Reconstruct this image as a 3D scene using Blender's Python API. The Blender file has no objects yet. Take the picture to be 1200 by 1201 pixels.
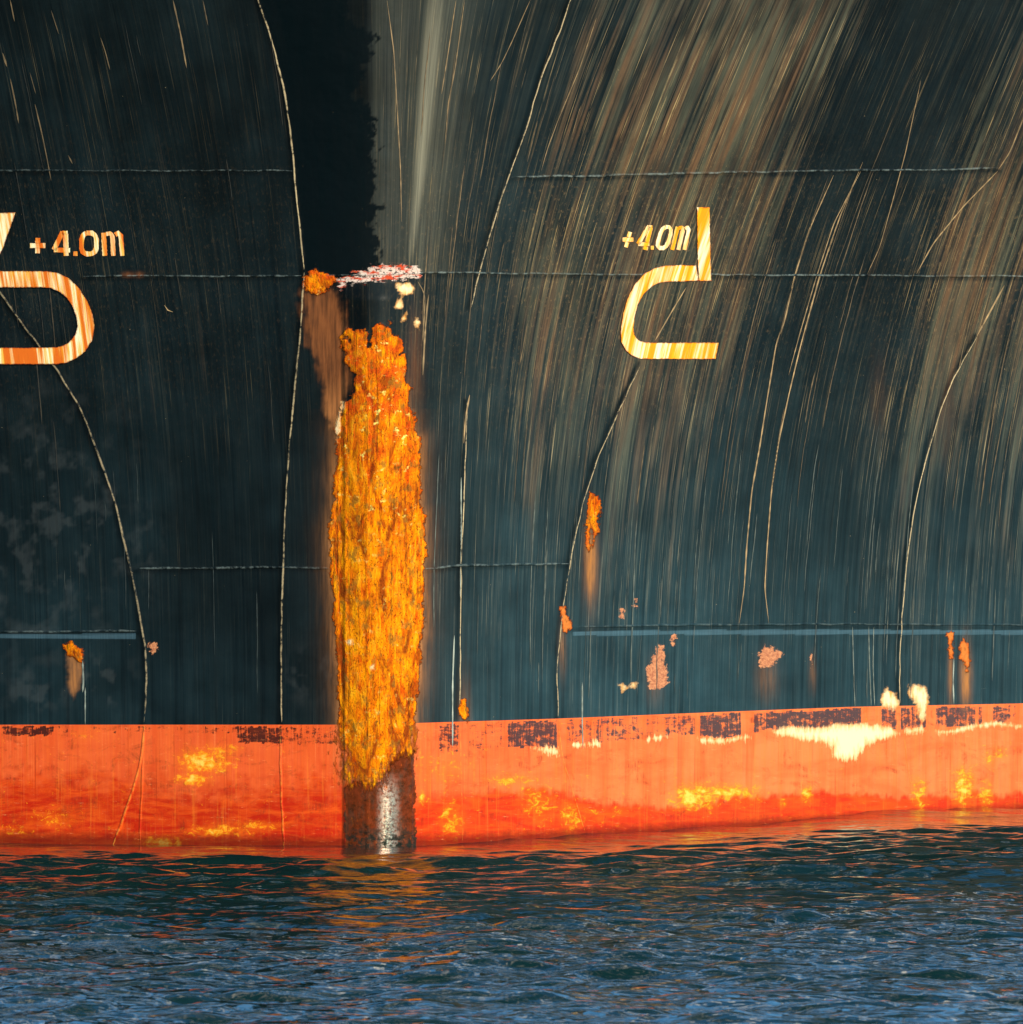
import bpy, math, random
import numpy as np

# ------------------------------------------------------------------ camera, light, exposure
sc = bpy.context.scene
R = math.radians
CAM = (0.0, -40.0, 1.6)
PITCH = math.atan(91 / 12000)
FPX = 12000.0
cam_data = bpy.data.cameras.new('camera')
cam = bpy.data.objects.new('camera', cam_data)
sc.collection.objects.link(cam)
sc.camera = cam
cam.location = CAM
cam.rotation_euler = (math.pi / 2 - PITCH, 0, 0)
cam_data.sensor_fit = 'HORIZONTAL'
cam_data.sensor_width = 36
cam_data.lens = 360
cam_data.clip_start = 0.5
cam_data.clip_end = 5000
cam_data.dof.use_dof = True
cam_data.dof.focus_distance = 40.3
cam_data.dof.aperture_fstop = 24.0

SUN_EL, SUN_AZ = R(20), R(33)              # azimuth measured from behind the camera towards the right
sx, sy, sz = math.sin(SUN_AZ) * math.cos(SUN_EL), -math.cos(SUN_AZ) * math.cos(SUN_EL), math.sin(SUN_EL)
world = bpy.data.worlds.new('World')
sc.world = world
world.use_nodes = True
wt = world.node_tree
bg = wt.nodes['Background']
sky = wt.nodes.new('ShaderNodeTexSky')
sky.sky_type = 'NISHITA'
sky.sun_disc = False
sky.ozone_density = 3.0
sky.dust_density = 0.4
sky.sun_elevation = SUN_EL
sky.sun_rotation = math.atan2(sx, sy)
wt.links.new(sky.outputs[0], bg.inputs[0])
bg.inputs[1].default_value = 0.15
# unseen warm cloud added to give the water pale glints
_tc = wt.nodes.new('ShaderNodeTexCoord'); _mp = wt.nodes.new('ShaderNodeMapping'); _nz = wt.nodes.new('ShaderNodeTexNoise')
_mp.inputs['Scale'].default_value = (2.2, 2.2, 6.0)
_nz.inputs['Scale'].default_value = 2.4; _nz.inputs['Detail'].default_value = 6
_mr = wt.nodes.new('ShaderNodeMapRange'); _mr.inputs['From Min'].default_value = .575; _mr.inputs['From Max'].default_value = .66
_mr.inputs['To Max'].default_value = .85
_mx = wt.nodes.new('ShaderNodeMix'); _mx.data_type = 'RGBA'
wt.links.new(_tc.outputs['Generated'], _mp.inputs[0]); wt.links.new(_mp.outputs[0], _nz.inputs['Vector'])
wt.links.new(_nz.outputs[0], _mr.inputs['Value']); wt.links.new(_mr.outputs[0], _mx.inputs[0])
_ti = wt.nodes.new('ShaderNodeMix'); _ti.data_type = 'RGBA'; _ti.blend_type = 'MULTIPLY'; _ti.inputs[0].default_value = 1
_ti.inputs[7].default_value = (.70, 1.22, 1.38, 1)                # teal tint added over the unseen sky to colour the water
wt.links.new(sky.outputs[0], _ti.inputs[6])
wt.links.new(_ti.outputs[2], _mx.inputs[6]); _mx.inputs[7].default_value = (19.0, 17.0, 13.5, 1)
wt.links.new(_mx.outputs[2], bg.inputs[0])
sun_data = bpy.data.lights.new('sun', 'SUN')
sun_data.energy = 3.7
sun_data.angle = R(0.5)
sun_data.color = (1.0, 0.87, 0.68)
sun = bpy.data.objects.new('sun', sun_data)
sc.collection.objects.link(sun)
from mathutils import Vector
sun.rotation_euler = Vector((sx, sy, sz)).to_track_quat('Z', 'Y').to_euler()
sun.location = (30, -30, 20)
sc.view_settings.view_transform = 'Standard'
sc.view_settings.look = 'None'
sc.view_settings.gamma = 1
sc.view_settings.exposure = 0.32

# ------------------------------------------------------------------ numeric helpers
rng = np.random.RandomState(7)
PERM = rng.rand(512, 512)


def vn(x, y, seed=0):
    """smooth value noise 0..1"""
    xi = np.floor(x).astype(int); yi = np.floor(y).astype(int)
    fx = x - xi; fy = y - yi
    fx = fx * fx * (3 - 2 * fx); fy = fy * fy * (3 - 2 * fy)
    o = seed * 37
    g = lambda a, b: PERM[(a + o) % 512, (b + o * 3) % 512]
    return (g(xi, yi) * (1 - fx) + g(xi + 1, yi) * fx) * (1 - fy) + (g(xi, yi + 1) * (1 - fx) + g(xi + 1, yi + 1) * fx) * fy


def fbm(x, y, seed=0, oct=4):
    s = 0; a = 1; t = 0
    for i in range(oct):
        s = s + a * vn(x * 2 ** i, y * 2 ** i, seed + i); t += a; a *= .55
    return s / t


def sst(a, b, x):
    t = np.clip((x - a) / (b - a), 0, 1)
    return t * t * (3 - 2 * t)


XS = -0.525                                   # the stem's X


def hull_y(X, Z):
    """depth of the shell plating (towards +Y = aft) over the front elevation X, Z"""
    x = X - XS
    r = 0.22
    k = np.where(x > 0, 1.45, 0.37)
    d = k * (np.sqrt(x * x + r * r) - r)
    # forefoot to flare
    zz = np.maximum(0, Z - 0.7)
    F = np.where(zz < 2.9, 0.085 * zz * zz, 0.085 * 2.9 ** 2 + 0.49 * (zz - 2.9))
    s = .25 + np.where(x > 0, .75, .42) * (1 - np.exp(-(x / .95) ** 2))
    d = d - F * s
    # slight hungry-horse denting between frames
    d = d + 0.0035 * np.sin(X * 7.3 + 1) * np.sin(Z * 5.1) + 0.003 * (vn(X * 2.3 + 50, Z * 1.9 + 50, 5) - .5) * 2
    return d


BAR_HW = 0.150


def bar_y(X, Z):
    """front of the rounded stem bar"""
    x = np.clip((X - XS) / BAR_HW, -1, 1)
    top = sst(2.22, 2.12, Z)
    return hull_y(X, Z) + 0.012 - (0.040 * top + 0.002) * (1 - x ** 2) - .010 * np.maximum(0, 1 - x ** 2) ** .25


cp, sp = math.cos(PITCH), math.sin(PITCH)


def image_px(X, Y, Z):
    """image pixel coordinates of a point, projected through the camera (1 unit = 1/300 m at the stem)"""
    dy = Y - CAM[1]; dz = Z - CAM[2]
    dep = dy * cp - dz * sp
    up = dy * sp + dz * cp
    return 600 + X / dep * FPX, 600.5 - up / dep * FPX


def on_hull(px, py, surf=hull_y):
    """image pixel position -> point on the plating"""
    px = np.asarray(px, float); py = np.asarray(py, float)
    a = (px - 600) / FPX; b = (600.5 - py) / FPX
    dx = a; dyy = cp + b * sp; dz = -sp + b * cp
    Y = np.zeros_like(a)
    for i in range(25):
        t = (Y - CAM[1]) / dyy
        X = dx * t; Z = CAM[2] + dz * t
        Y = .5 * Y + .5 * surf(X, Z)
    return X, Y, Z


# direction of the drained streaks: image slope dx/dy (x grows upward)
def slope(x, y):
    M = np.interp(y, [-200, 0, 200, 330, 450, 600, 740, 850], [.46, .43, .38, .29, .20, .10, .04, .01])
    S = np.interp(x, [0, 200, 340, 440, 480, 540, 620, 720, 850], [-.5, -.5, -.3, 0, .12, .35, .65, .92, 1.0])
    return M * S


def streak_coord(px, py):
    x = px.copy(); y = py.copy()
    n = 28
    dy = (900 - py) / n
    for i in range(n):
        x = x - slope(x, y) * dy
        y = y + dy
    return x


def polysd(px, py, poly, band=30):
    """signed distance, positive inside, clamped to -band"""
    poly = np.array(poly, float)
    out = np.full(px.shape, -float(band))
    x0, y0 = poly.min(0) - band; x1, y1 = poly.max(0) + band
    m = (px > x0) & (px < x1) & (py > y0) & (py < y1)
    if not m.any(): return out
    x = px[m]; y = py[m]
    d = np.full(x.shape, 1e9); ins = np.zeros(x.shape, bool)
    n = len(poly)
    for i in range(n):
        ax, ay = poly[i]; bx, by = poly[(i + 1) % n]
        ex, ey = bx - ax, by - ay
        t = np.clip(((x - ax) * ex + (y - ay) * ey) / (ex * ex + ey * ey + 1e-9), 0, 1)
        d = np.minimum(d, np.hypot(x - ax - t * ex, y - ay - t * ey))
        c = ((ay > y) != (by > y)) & (x < ex * (y - ay) / (ey + 1e-12) + ax)
        ins ^= c
    out[m] = np.maximum(np.where(ins, d, -d), -band)
    return out


def blobs(px, py, L):
    o = np.zeros(px.shape)
    for (x, y, rx, ry, a) in L:
        o = np.maximum(o, a * np.exp(-((px - x) / rx) ** 2 - ((py - y) / ry) ** 2))
    return o


# ------------------------------------------------------------------ layout of paint, rust and wear, in image pixels
BOOT_X = [-900, 0, 300, 395, 490, 650, 820, 1000, 1200, 2400]
BOOT_Y = [852, 850, 850, 850, 848, 843, 836, 829, 825, 800]
RUST = [
    # the great rust scab down the stem
    [(408, 425), (398, 408), (400, 398), (412, 402), (410, 388), (425, 392), (429, 381), (432, 402), (438, 386), (441, 379), (458, 380),
     (462, 395), (470, 402), (468, 416), (479, 424), (476, 440), (470, 450), (480, 448), (479, 470), (484, 490), (487, 525), (490, 514),
     (493, 514), (493, 560), (493, 592), (499, 602), (500, 650), (497, 662), (497, 700), (498, 742), (494, 760), (492, 800), (487, 850),
     (486, 885), (468, 884), (456, 897), (449, 918), (430, 922), (405, 915), (400, 890), (398, 850), (396, 800), (393, 740), (391, 700),
     (387, 660), (386, 620), (392, 588), (391, 560), (397, 530), (394, 505), (400, 480), (409, 460), (412, 440)],
    [(355, 323), (365, 318), (380, 320), (394, 328), (385, 338), (372, 346), (357, 341)],
    [(692, 578), (704, 582), (705, 598), (701, 625), (696, 640), (694, 622), (690, 646), (686, 634), (688, 600)],
    [(73, 757), (84, 753), (97, 760), (96, 778), (88, 772), (80, 768)],
    [(537, 832), (541, 819), (547, 820), (551, 835), (549, 847), (541, 843)],
    [(1111, 742), (1118, 742), (1119, 775), (1113, 776)],
    [(1126, 757), (1131, 750), (1138, 762), (1138, 778), (1134, 786), (1131, 776), (1126, 770)],
    [(656, 712), (664, 712), (670, 738), (661, 742)],
    [(395, 480), (401, 470), (404, 480), (399, 510), (394, 520)],
]
SALMON = [
    [(757, 790), (764, 770), (770, 757), (779, 758), (780, 775), (785, 795), (775, 808), (764, 808)],
    [(889, 768), (897, 759), (907, 761), (917, 768), (905, 783), (891, 781)],
    [(948, 772), (952, 768), (956, 778), (951, 784)],
    [(744, 702), (748, 701), (747, 712), (743, 710)], [(727, 715), (731, 716), (729, 724)],
    [(175, 755), (183, 750), (184, 760), (179, 766)],
    [(787, 745), (791, 746), (789, 757)],
]
CREAM = [
    [(1033, 820), (1037, 812), (1041, 806), (1046, 810), (1051, 818), (1055, 826), (1048, 832), (1036, 829)],
    [(1065, 806), (1072, 802), (1086, 805), (1090, 818), (1086, 835), (1083, 846), (1078, 840), (1074, 826), (1066, 818)],
    [(905, 858), (925, 852), (960, 854), (985, 848), (1010, 848), (1045, 853), (1054, 861), (1030, 870), (1017, 875), (1004, 889), (990, 893),
     (979, 886), (975, 873), (950, 868), (930, 866), (912, 864)],
    [(1062, 856), (1082, 851), (1087, 858), (1064, 862)],
    [(1098, 857), (1120, 856), (1140, 850), (1170, 847), (1200, 851), (1200, 854), (1165, 851), (1142, 854), (1118, 860), (1100, 861)],
    [(818, 866), (850, 868), (876, 862), (880, 865), (850, 872), (822, 870)],
    [(622, 877), (648, 876), (655, 880), (654, 886), (636, 882)],
    [(672, 873), (700, 870), (703, 874), (676, 876)], [(758, 866), (782, 862), (783, 865), (760, 869)],
    [(464, 333), (480, 331), (487, 338), (485, 344), (470, 345), (465, 341)],
    [(466, 352), (471, 348), (473, 360), (462, 362)], [(473, 370), (478, 364), (477, 375), (471, 377)],
    [(487, 372), (490, 374), (493, 388), (489, 384)],
    [(726, 803), (732, 799), (736, 806), (730, 810)], [(738, 800), (748, 801), (747, 808), (741, 807)],
    [(394, 505), (400, 470), (404, 470), (398, 500), (396, 520), (393, 518)],
    [(405, 752), (412, 750), (414, 756), (406, 758)], [(430, 780), (440, 778), (441, 786), (433, 788)],
]
CHIPS = [
    [(396, 341), (397, 328), (408, 322), (422, 318), (432, 312), (450, 309), (470, 310), (493, 313), (493, 324), (475, 328), (455, 330),
     (430, 330), (412, 333), (402, 341)],
]
BAREBASE = [[(404, 996), (404, 925), (415, 915), (445, 918), (457, 895), (468, 880), (486, 880), (488, 996)]]


WELDS = [
    ([(296, -25), (303, 0), (318, 45), (330, 90), (340, 145), (345, 200), (351, 260), (357, 318)], .0052, .85),
    ([(357, 318), (355, 345), (352, 400), (346, 450), (341, 510), (336, 570), (333, 640), (331, 700), (330, 780), (330, 849)], .0052, .7),
    ([(330, 851), (329, 880), (330, 930), (333, 996)], .0055, .35),
    ([(-40, 290), (0, 343), (30, 385), (68, 435), (95, 480), (118, 540), (135, 590), (147, 640), (160, 700), (170, 755), (172, 800), (169, 849)], .0058, .62),
    ([(169, 851), (167, 880), (162, 905), (152, 940), (131, 996)], .0075, .5),
    ([(168, 884), (166, 930), (164, 996)], .005, .12),
    ([(672, -8), (655, 40), (635, 90), (620, 140), (605, 185), (597, 207), (585, 240), (572, 285), (562, 320), (552, 362)], .0052, .85),
    ([(548, 470), (545, 560), (541, 660), (540, 740), (539, 842)], .0040, .9),
    ([(540, 850), (541, 900), (543, 992)], .0042, .4),
    ([(752, 426), (738, 455), (720, 495), (700, 540), (685, 585), (672, 640), (664, 690), (657, 740), (653, 790), (655, 842)], .0048, .85),
    ([(655, 845), (660, 890), (672, 930), (688, 982)], .0048, .5),
    ([(1146, 394), (1140, 405), (1120, 440), (1102, 485), (1085, 540), (1072, 600), (1063, 660), (1058, 720), (1055, 780), (1056, 827)], .0052, 1.1),
    ([(1056, 830), (1063, 880), (1072, 950)], .0045, .3),
    ([(-60, 201), (0, 200), (150, 200), (345, 200)], .0048, .30),
    ([(598, 207), (700, 206), (800, 203), (930, 201), (1000, 199), (1100, 199), (1172, 197)], .0060, .42),
    ([(95, 324), (150, 323), (230, 324), (355, 323)], .0052, .36),
    ([(357, 323), (430, 322), (490, 320), (560, 320), (650, 321), (740, 322), (830, 322), (1000, 323), (1200, 324), (1290, 326)], .0055, .45),
    ([(157, 667), (230, 666), (330, 665), (392, 666)], .0065, .34),
    ([(494, 668), (540, 663), (600, 662), (668, 661)], .0072, .34),
    ([(-60, 741), (0, 741), (161, 740)], .0060, .30),
    ([(673, 735), (800, 733), (1000, 732), (1200, 733), (1290, 733)], .0058, .22),
]
def linedist(px, py, pts, band=9):
    o = np.full(px.shape, 99.)
    p = np.array(pts, float)
    m = (px > p[:, 0].min() - band) & (px < p[:, 0].max() + band) & (py > p[:, 1].min() - band) & (py < p[:, 1].max() + band)
    if not m.any(): return o
    x = px[m]; y = py[m]; d = np.full(x.shape, 99.)
    for a, b in zip(p[:-1], p[1:]):
        e = b - a
        t = np.clip(((x - a[0]) * e[0] + (y - a[1]) * e[1]) / (e @ e), 0, 1)
        d = np.minimum(d, np.hypot(x - a[0] - t * e[0], y - a[1] - t * e[1]))
    o[m] = d
    return o


def paint(px, py):
    """returns the four mask attributes for image pixel positions"""
    n = px.shape
    yb = np.interp(px, BOOT_X, BOOT_Y)
    wob = (fbm(px / 9, py / 9, 3) - .5)
    fine = (fbm(px / 3.2, py / 3.2, 9, 3) - .5)
    jag = wob * 9 + fine * 5
    rust = np.full(n, -30.)
    for p in RUST: rust = np.maximum(rust, polysd(px, py, p))
    rust = rust + (fbm(px / 13, py / 17, 16) - .5) * 20 * sst(560, 470, py) * sst(350, 372, py) + jag * .9 + (fbm(px / 4, py / 14, 17) - .5) * 34 * sst(840, 880, py)
    salmon = np.full(n, -30.)
    for p in SALMON: salmon = np.maximum(salmon, polysd(px, py, p))
    salmon = salmon + jag * 1.1
    cream = np.full(n, -30.)
    for i, p in enumerate(CREAM):
        e = jag * (.8 if i in (0, 1) or i > 8 else .5)
        cream = np.maximum(cream, polysd(px, py, p) + e)
    chips = np.full(n, -30.)
    for p in CHIPS: chips = np.maximum(chips, polysd(px, py, p))
    chips = chips + jag * .9
    bare = polysd(px, py, BAREBASE[0]) + jag * .7
    U = streak_coord(px, py)
    col = polysd(px, py, RUST[0], 60)
    # rust water stain round the scab and under the other patches
    rust_stain = .75 * np.exp(-np.maximum(0, -col) / 7.) * (py > 480) * (.55 + .9 * (fbm(px / 4, py / 60, 21) - .2))
    rust_stain = np.maximum(rust_stain, .95 * sst(-10, 6, polysd(px, py, [(358, 345), (392, 345), (408, 395), (412, 440), (402, 468), (393, 500), (384, 470), (374, 425), (361, 395)])
                                     + wob * 14 + (fbm(px / 3, py / 40, 22) - .5) * 16))
    rust_stain = np.maximum(rust_stain, .8 * sst(-2, 5, polysd(px, py, [(77, 765), (97, 763), (97, 800), (90, 816), (86, 822), (79, 800)]) + jag * .6))
    rust_stain = np.maximum(rust_stain, blobs(px, py, [(693, 660, 7, 42, .8), (1133, 795, 6, 34, .8), (1115, 790, 3, 35, .5), (900, 795, 12, 25, .25),
                                            (768, 800, 9, 25, .2), (953, 790, 4, 20, .25), (660, 760, 4, 30, .35),
                                            (1030, 462, 9, 42, .10), (1112, 470, 10, 60, .08), (487, 430, 8, 60, .35), (478, 480, 6, 60, .5), (88, 322, 3, 2, 0),
                                            (545, 870, 7, 60, .4), (150, 322, 6, 3, .7), (163, 322, 5, 3, .7)]))
    # fresh near-black paint round the top of the stem, edge eaten away on its right
    xr = np.interp(py, [-100, 0, 30, 45, 60, 80, 110, 140, 175, 210, 260, 320], [405, 405, 420, 440, 438, 424, 420, 438, 442, 436, 440, 444])
    xl = np.interp(py, [-100, 0, 90, 200, 320], [290, 305, 331, 347, 358])
    dark = np.minimum(px - xl, xr - px + wob * 34 + fine * 10 + (fbm(px / 22, py / 22, 18) - .5) * 22)
    dark = np.where(py < 323, dark, -30)
    dark = sst(-2.2, 2.6, dark + (fbm(px / 5, py / 5, 19) - .5) * 8)
    # boot topping: wet lower zone, yellow scale, remnants of black over the edge
    yw = np.interp(px, [-300, 0, 150, 230, 300, 395, 490, 560, 640, 720, 790, 860, 960, 1060, 1100, 1200, 1800],
                   [905, 912, 915, 930, 928, 915, 937, 930, 926, 944, 948, 935, 929, 933, 934, 930, 925])
    soft = np.interp(px, [0, 395, 490, 600, 800], [26, 26, 12, 6, 3.5])
    wet = sst(-soft, soft, py - yw + wob * np.interp(px, [0, 395, 500, 1200], [55, 60, 14, 10]) + (fbm(px / 5, py / 70, 31) - .5) * 14)
    yel = blobs(px, py, [(240, 892, 28, 16, .95), (228, 914, 20, 7, 1.), (262, 880, 22, 8, .5), (190, 988, 30, 7, .8), (60, 960, 40, 14, .35),
                         (20, 975, 35, 9, .35), (260, 975, 40, 8, .7), (300, 968, 40, 6, .5), (150, 930, 12, 30, .15), (100, 860, 20, 14, .25),
                         (815, 935, 26, 15, 1.1), (855, 930, 34, 10, .9), (880, 935, 16, 12, .5), (946, 932, 7, 12, .9), (918, 943, 6, 6, .6),
                         (1078, 930, 10, 20, .7), (1130, 925, 14, 24, .9), (1157, 932, 8, 20, .7), (1160, 890, 10, 14, .4), (1173, 883, 10, 10, .5),
                         (530, 960, 14, 24, .6), (600, 915, 34, 8, .5), (630, 940, 26, 26, .45), (670, 960, 14, 20, .6), (520, 900, 40, 20, .3),
                         (495, 935, 4, 8, .8), (440, 985, 40, 3, .3), (700, 955, 50, 12, .3), (1060, 958, 6, 6, .5)])
    yel = yel * (.35 + 1.3 * fbm(px / 7, py / 12, 33)) * (.6 + .8 * fbm(px / 3, py / 3, 34, 3))
    rb = np.interp(px, [-300, 0, 60, 62, 278, 280, 330, 395, 490, 530, 600, 655, 700, 800, 850, 900, 1050, 1100, 1200, 1700],
                   [860, 863, 862, 859, 860, 871, 873, 873, 874, 883, 876, 877, 871, 862, 866, 856, 856, 853, 848, 842])
    den = np.zeros(n)
    for (a, b, v) in [(-900, 3, .3), (3, 62, .85), (62, 160, .35), (160, 172, .6), (172, 240, .3), (240, 278, .45), (278, 332, .85), (332, 395, .5), (490, 514, .12), (514, 538, .7),
                      (550, 573, .42), (573, 592, .4), (596, 654, .85), (664, 698, .5), (698, 755, .55), (755, 780, .35), (780, 816, .6), (820, 870, .85),
                      (885, 900, .75), (900, 1010, .9), (1010, 1034, .25), (1034, 1051, .8), (1057, 1086, .75), (1098, 1145, .8),
                      (1148, 1152, .6), (1164, 1184, .7), (1184, 1230, .35), (1230, 1700, .6)]:
        den = np.where((px >= a) & (px < b), v, den)
    rem_n = .30 * fbm(px / 9, py / 4, 41) + .45 * fbm(px / 2.6, py / 30, 42, 3) + .25 * fbm(px / 26, py / 3, 44, 3)
    rem = den * (.85 + .3 * rem_n) * (py > yb + 1.5 + 1.5 * vn(px / 5, py * 0, 43)) * (py < rb + wob * 5) * (den > 0)
    # streak strength: bands running along the drainage lines
    U0 = U
    sa = np.interp(U0, [-400, 0, 250, 420, 455, 480, 500, 545, 570, 610, 690, 740, 790, 830, 860, 905, 960, 1000, 1030, 1060, 1110, 1200, 1400],
                   [.5, .5, .42, .25, .25, .42, .3, .28, .6, .85, .95, 1, .85, .5, .3, .22, .25, .5, .85, 1, .85, .85, .8])
    # on top the bright bands end toward the right, lower down they fade away
    fade = np.interp(py, [0, 250, 420, 560, 740, 850], [1, 1, .95, .68, .45, .38])
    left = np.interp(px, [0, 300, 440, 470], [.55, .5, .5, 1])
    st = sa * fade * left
    warm = np.interp(py, [0, 200, 400, 620, 850], [.7, .9, .85, .5, .2])
    # pale scum band running up from the shelf at the stem
    xc = np.interp(py, [0, 100, 200, 300], [512, 503, 494, 482])
    wid = np.interp(py, [0, 150, 250, 310], [11, 9, 6, 4])
    pale = np.exp(-((px - xc) / wid) ** 2) * (py < 312) * np.interp(py, [0, 60, 200, 290, 312], [.5, .75, .85, .6, .2])
    pale = np.maximum(pale, .20 * np.exp(-((px - xc - 12) / 30) ** 2) * (py < 320))
    pale = np.maximum(pale, .10 * sst(430, 442, px) * sst(560, 480, px) * (py < 320))
    # stripe of bare primer under the long seams
    for (x0, x1, ya, yc) in [(672, 1260, 738.5, 745), (-200, 160, 743, 749.5)]:
        ys = np.where(px > 600, np.interp(px, [672, 800, 1000, 1200], [1.5, 0, -.5, 0]), 0)
        pale2 = sst(x0 - 1, x0 + 1, px) * sst(x1 + 1, x1 - 1, px) * sst(ya - .8, ya + .8, py - ys) * sst(yc + 1, yc - 1, py - ys)
        pale = np.maximum(pale, -1 * 0 + 0)
        st = np.where(pale2 > .5, -pale2 * (.32 if x0 > 0 else .30) * (.8 + .4 * vn(px / 20, py, 51)), st)
    # bluer low on the plates, cloudy
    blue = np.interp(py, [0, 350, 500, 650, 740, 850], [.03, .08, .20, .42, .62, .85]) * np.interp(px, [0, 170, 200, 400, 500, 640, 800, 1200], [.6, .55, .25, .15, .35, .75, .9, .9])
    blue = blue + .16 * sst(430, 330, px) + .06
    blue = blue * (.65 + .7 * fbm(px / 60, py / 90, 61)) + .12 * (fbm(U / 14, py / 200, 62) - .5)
    bright = .75 + .5 * fbm(px / 80, py / 110, 63) - .52 * sst(440, 425, px) - .22 * sst(840, 900, px) * sst(1075, 1040, px) * sst(740, 640, py) + np.interp(px, [430, 470, 600, 900, 1200], [0, .42, .38, .05, 0]) * (px > 430)  # left side painted darker to stand in for its shade
    # shadow of the weld beads painted in beside and below them
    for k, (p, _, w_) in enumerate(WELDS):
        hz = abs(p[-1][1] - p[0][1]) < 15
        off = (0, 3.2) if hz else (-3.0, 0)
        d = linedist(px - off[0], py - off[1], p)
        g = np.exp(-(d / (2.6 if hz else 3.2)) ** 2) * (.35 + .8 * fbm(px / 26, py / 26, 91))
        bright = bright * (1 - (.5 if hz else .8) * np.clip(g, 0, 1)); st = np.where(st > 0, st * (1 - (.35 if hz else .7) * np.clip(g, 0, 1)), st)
    # blistered grey ghosts on the left
    gh = np.maximum(0, fbm(px / 16, py / 18, 71) - .52) * 5 * np.clip(blobs(px, py, [(50, 620, 90, 130, 1), (125, 630, 25, 50, 1), (120, 800, 30, 30, 1.2), (45, 810, 35, 25, 1), (360, 790, 25, 25, 1), (170, 640, 20, 30, .8)]), 0, 1)
    gh = np.clip(gh, 0, .6) * .4 + np.zeros(n)
    m1 = np.stack([rust, rust_stain, cream, dark], -1)
    m2 = np.stack([wet, yel, rem, pale], -1)
    m3 = np.stack([st, warm, bright, np.clip(blue, 0, 1)], -1)
    m4 = np.stack([salmon, chips, bare, gh], -1)
    ch = np.stack([U / 100, py / 100, px / 100, (py > yb) * 1.0], -1)
    return dict(image_px=ch, m1=m1, m2=m2, m3=m3, m4=m4)


# ------------------------------------------------------------------ materials
class NT:
    def __init__(s, name):
        s.m = bpy.data.materials.new(name); s.m.use_nodes = True
        s.t = s.m.node_tree; s.b = s.t.nodes['Principled BSDF']

    def n(s, typ, **k):
        o = s.t.nodes.new(typ)
        for a, v in k.items(): setattr(o, a, v)
        return o

    def put(s, sock, v):
        if hasattr(v, 'is_output') or isinstance(v, bpy.types.NodeSocket): s.t.links.new(v, sock)
        elif isinstance(v, (tuple, list)):
            sock.default_value = tuple(v) if len(v) == len(sock.default_value) else tuple(v) + (1,)
        else: sock.default_value = v

    def math(s, op, a, b=0, c=0, clamp=False):
        o = s.n('ShaderNodeMath', operation=op, use_clamp=clamp)
        s.put(o.inputs[0], a); s.put(o.inputs[1], b); s.put(o.inputs[2], c)
        return o.outputs[0]

    def ramp(s, x, a, b, lo=0, hi=1, smooth=False):
        o = s.n('ShaderNodeMapRange'); o.interpolation_type = 'SMOOTHSTEP' if smooth else 'LINEAR'; o.clamp = True
        s.put(o.inputs['Value'], x); s.put(o.inputs['From Min'], a); s.put(o.inputs['From Max'], b)
        s.put(o.inputs['To Min'], lo); s.put(o.inputs['To Max'], hi)
        return o.outputs['Result']

    def mix(s, f, a, b, mode='MIX'):
        o = s.n('ShaderNodeMix', data_type='RGBA', blend_type=mode)
        s.put(o.inputs[0], f); s.put(o.inputs[6], a); s.put(o.inputs[7], b)
        return o.outputs[2]

    def comb(s, x, y, z=0):
        o = s.n('ShaderNodeCombineXYZ')
        s.put(o.inputs[0], x); s.put(o.inputs[1], y); s.put(o.inputs[2], z)
        return o.outputs[0]

    def noise(s, vec, scale=1, detail=3, rough=.55, dist=0, lac=2.0):
        o = s.n('ShaderNodeTexNoise')
        s.put(o.inputs['Vector'], vec)
        o.inputs['Scale'].default_value = scale; o.inputs['Detail'].default_value = detail
        o.inputs['Roughness'].default_value = rough; o.inputs['Distortion'].default_value = dist
        o.inputs['Lacunarity'].default_value = lac
        return o.outputs[0]

    def attr(s, name):
        o = s.n('ShaderNodeAttribute', attribute_name=name)
        q = s.n('ShaderNodeSeparateColor'); s.t.links.new(o.outputs['Color'], q.inputs[0])
        return q.outputs[0], q.outputs[1], q.outputs[2], o.outputs['Alpha']


def L(r, g, b):
    """sRGB 0-255 to linear"""
    f = lambda c: c / 12.92 if c <= .04045 else ((c + .055) / 1.055) ** 2.4
    return (f(r / 255), f(g / 255), f(b / 255))


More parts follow.
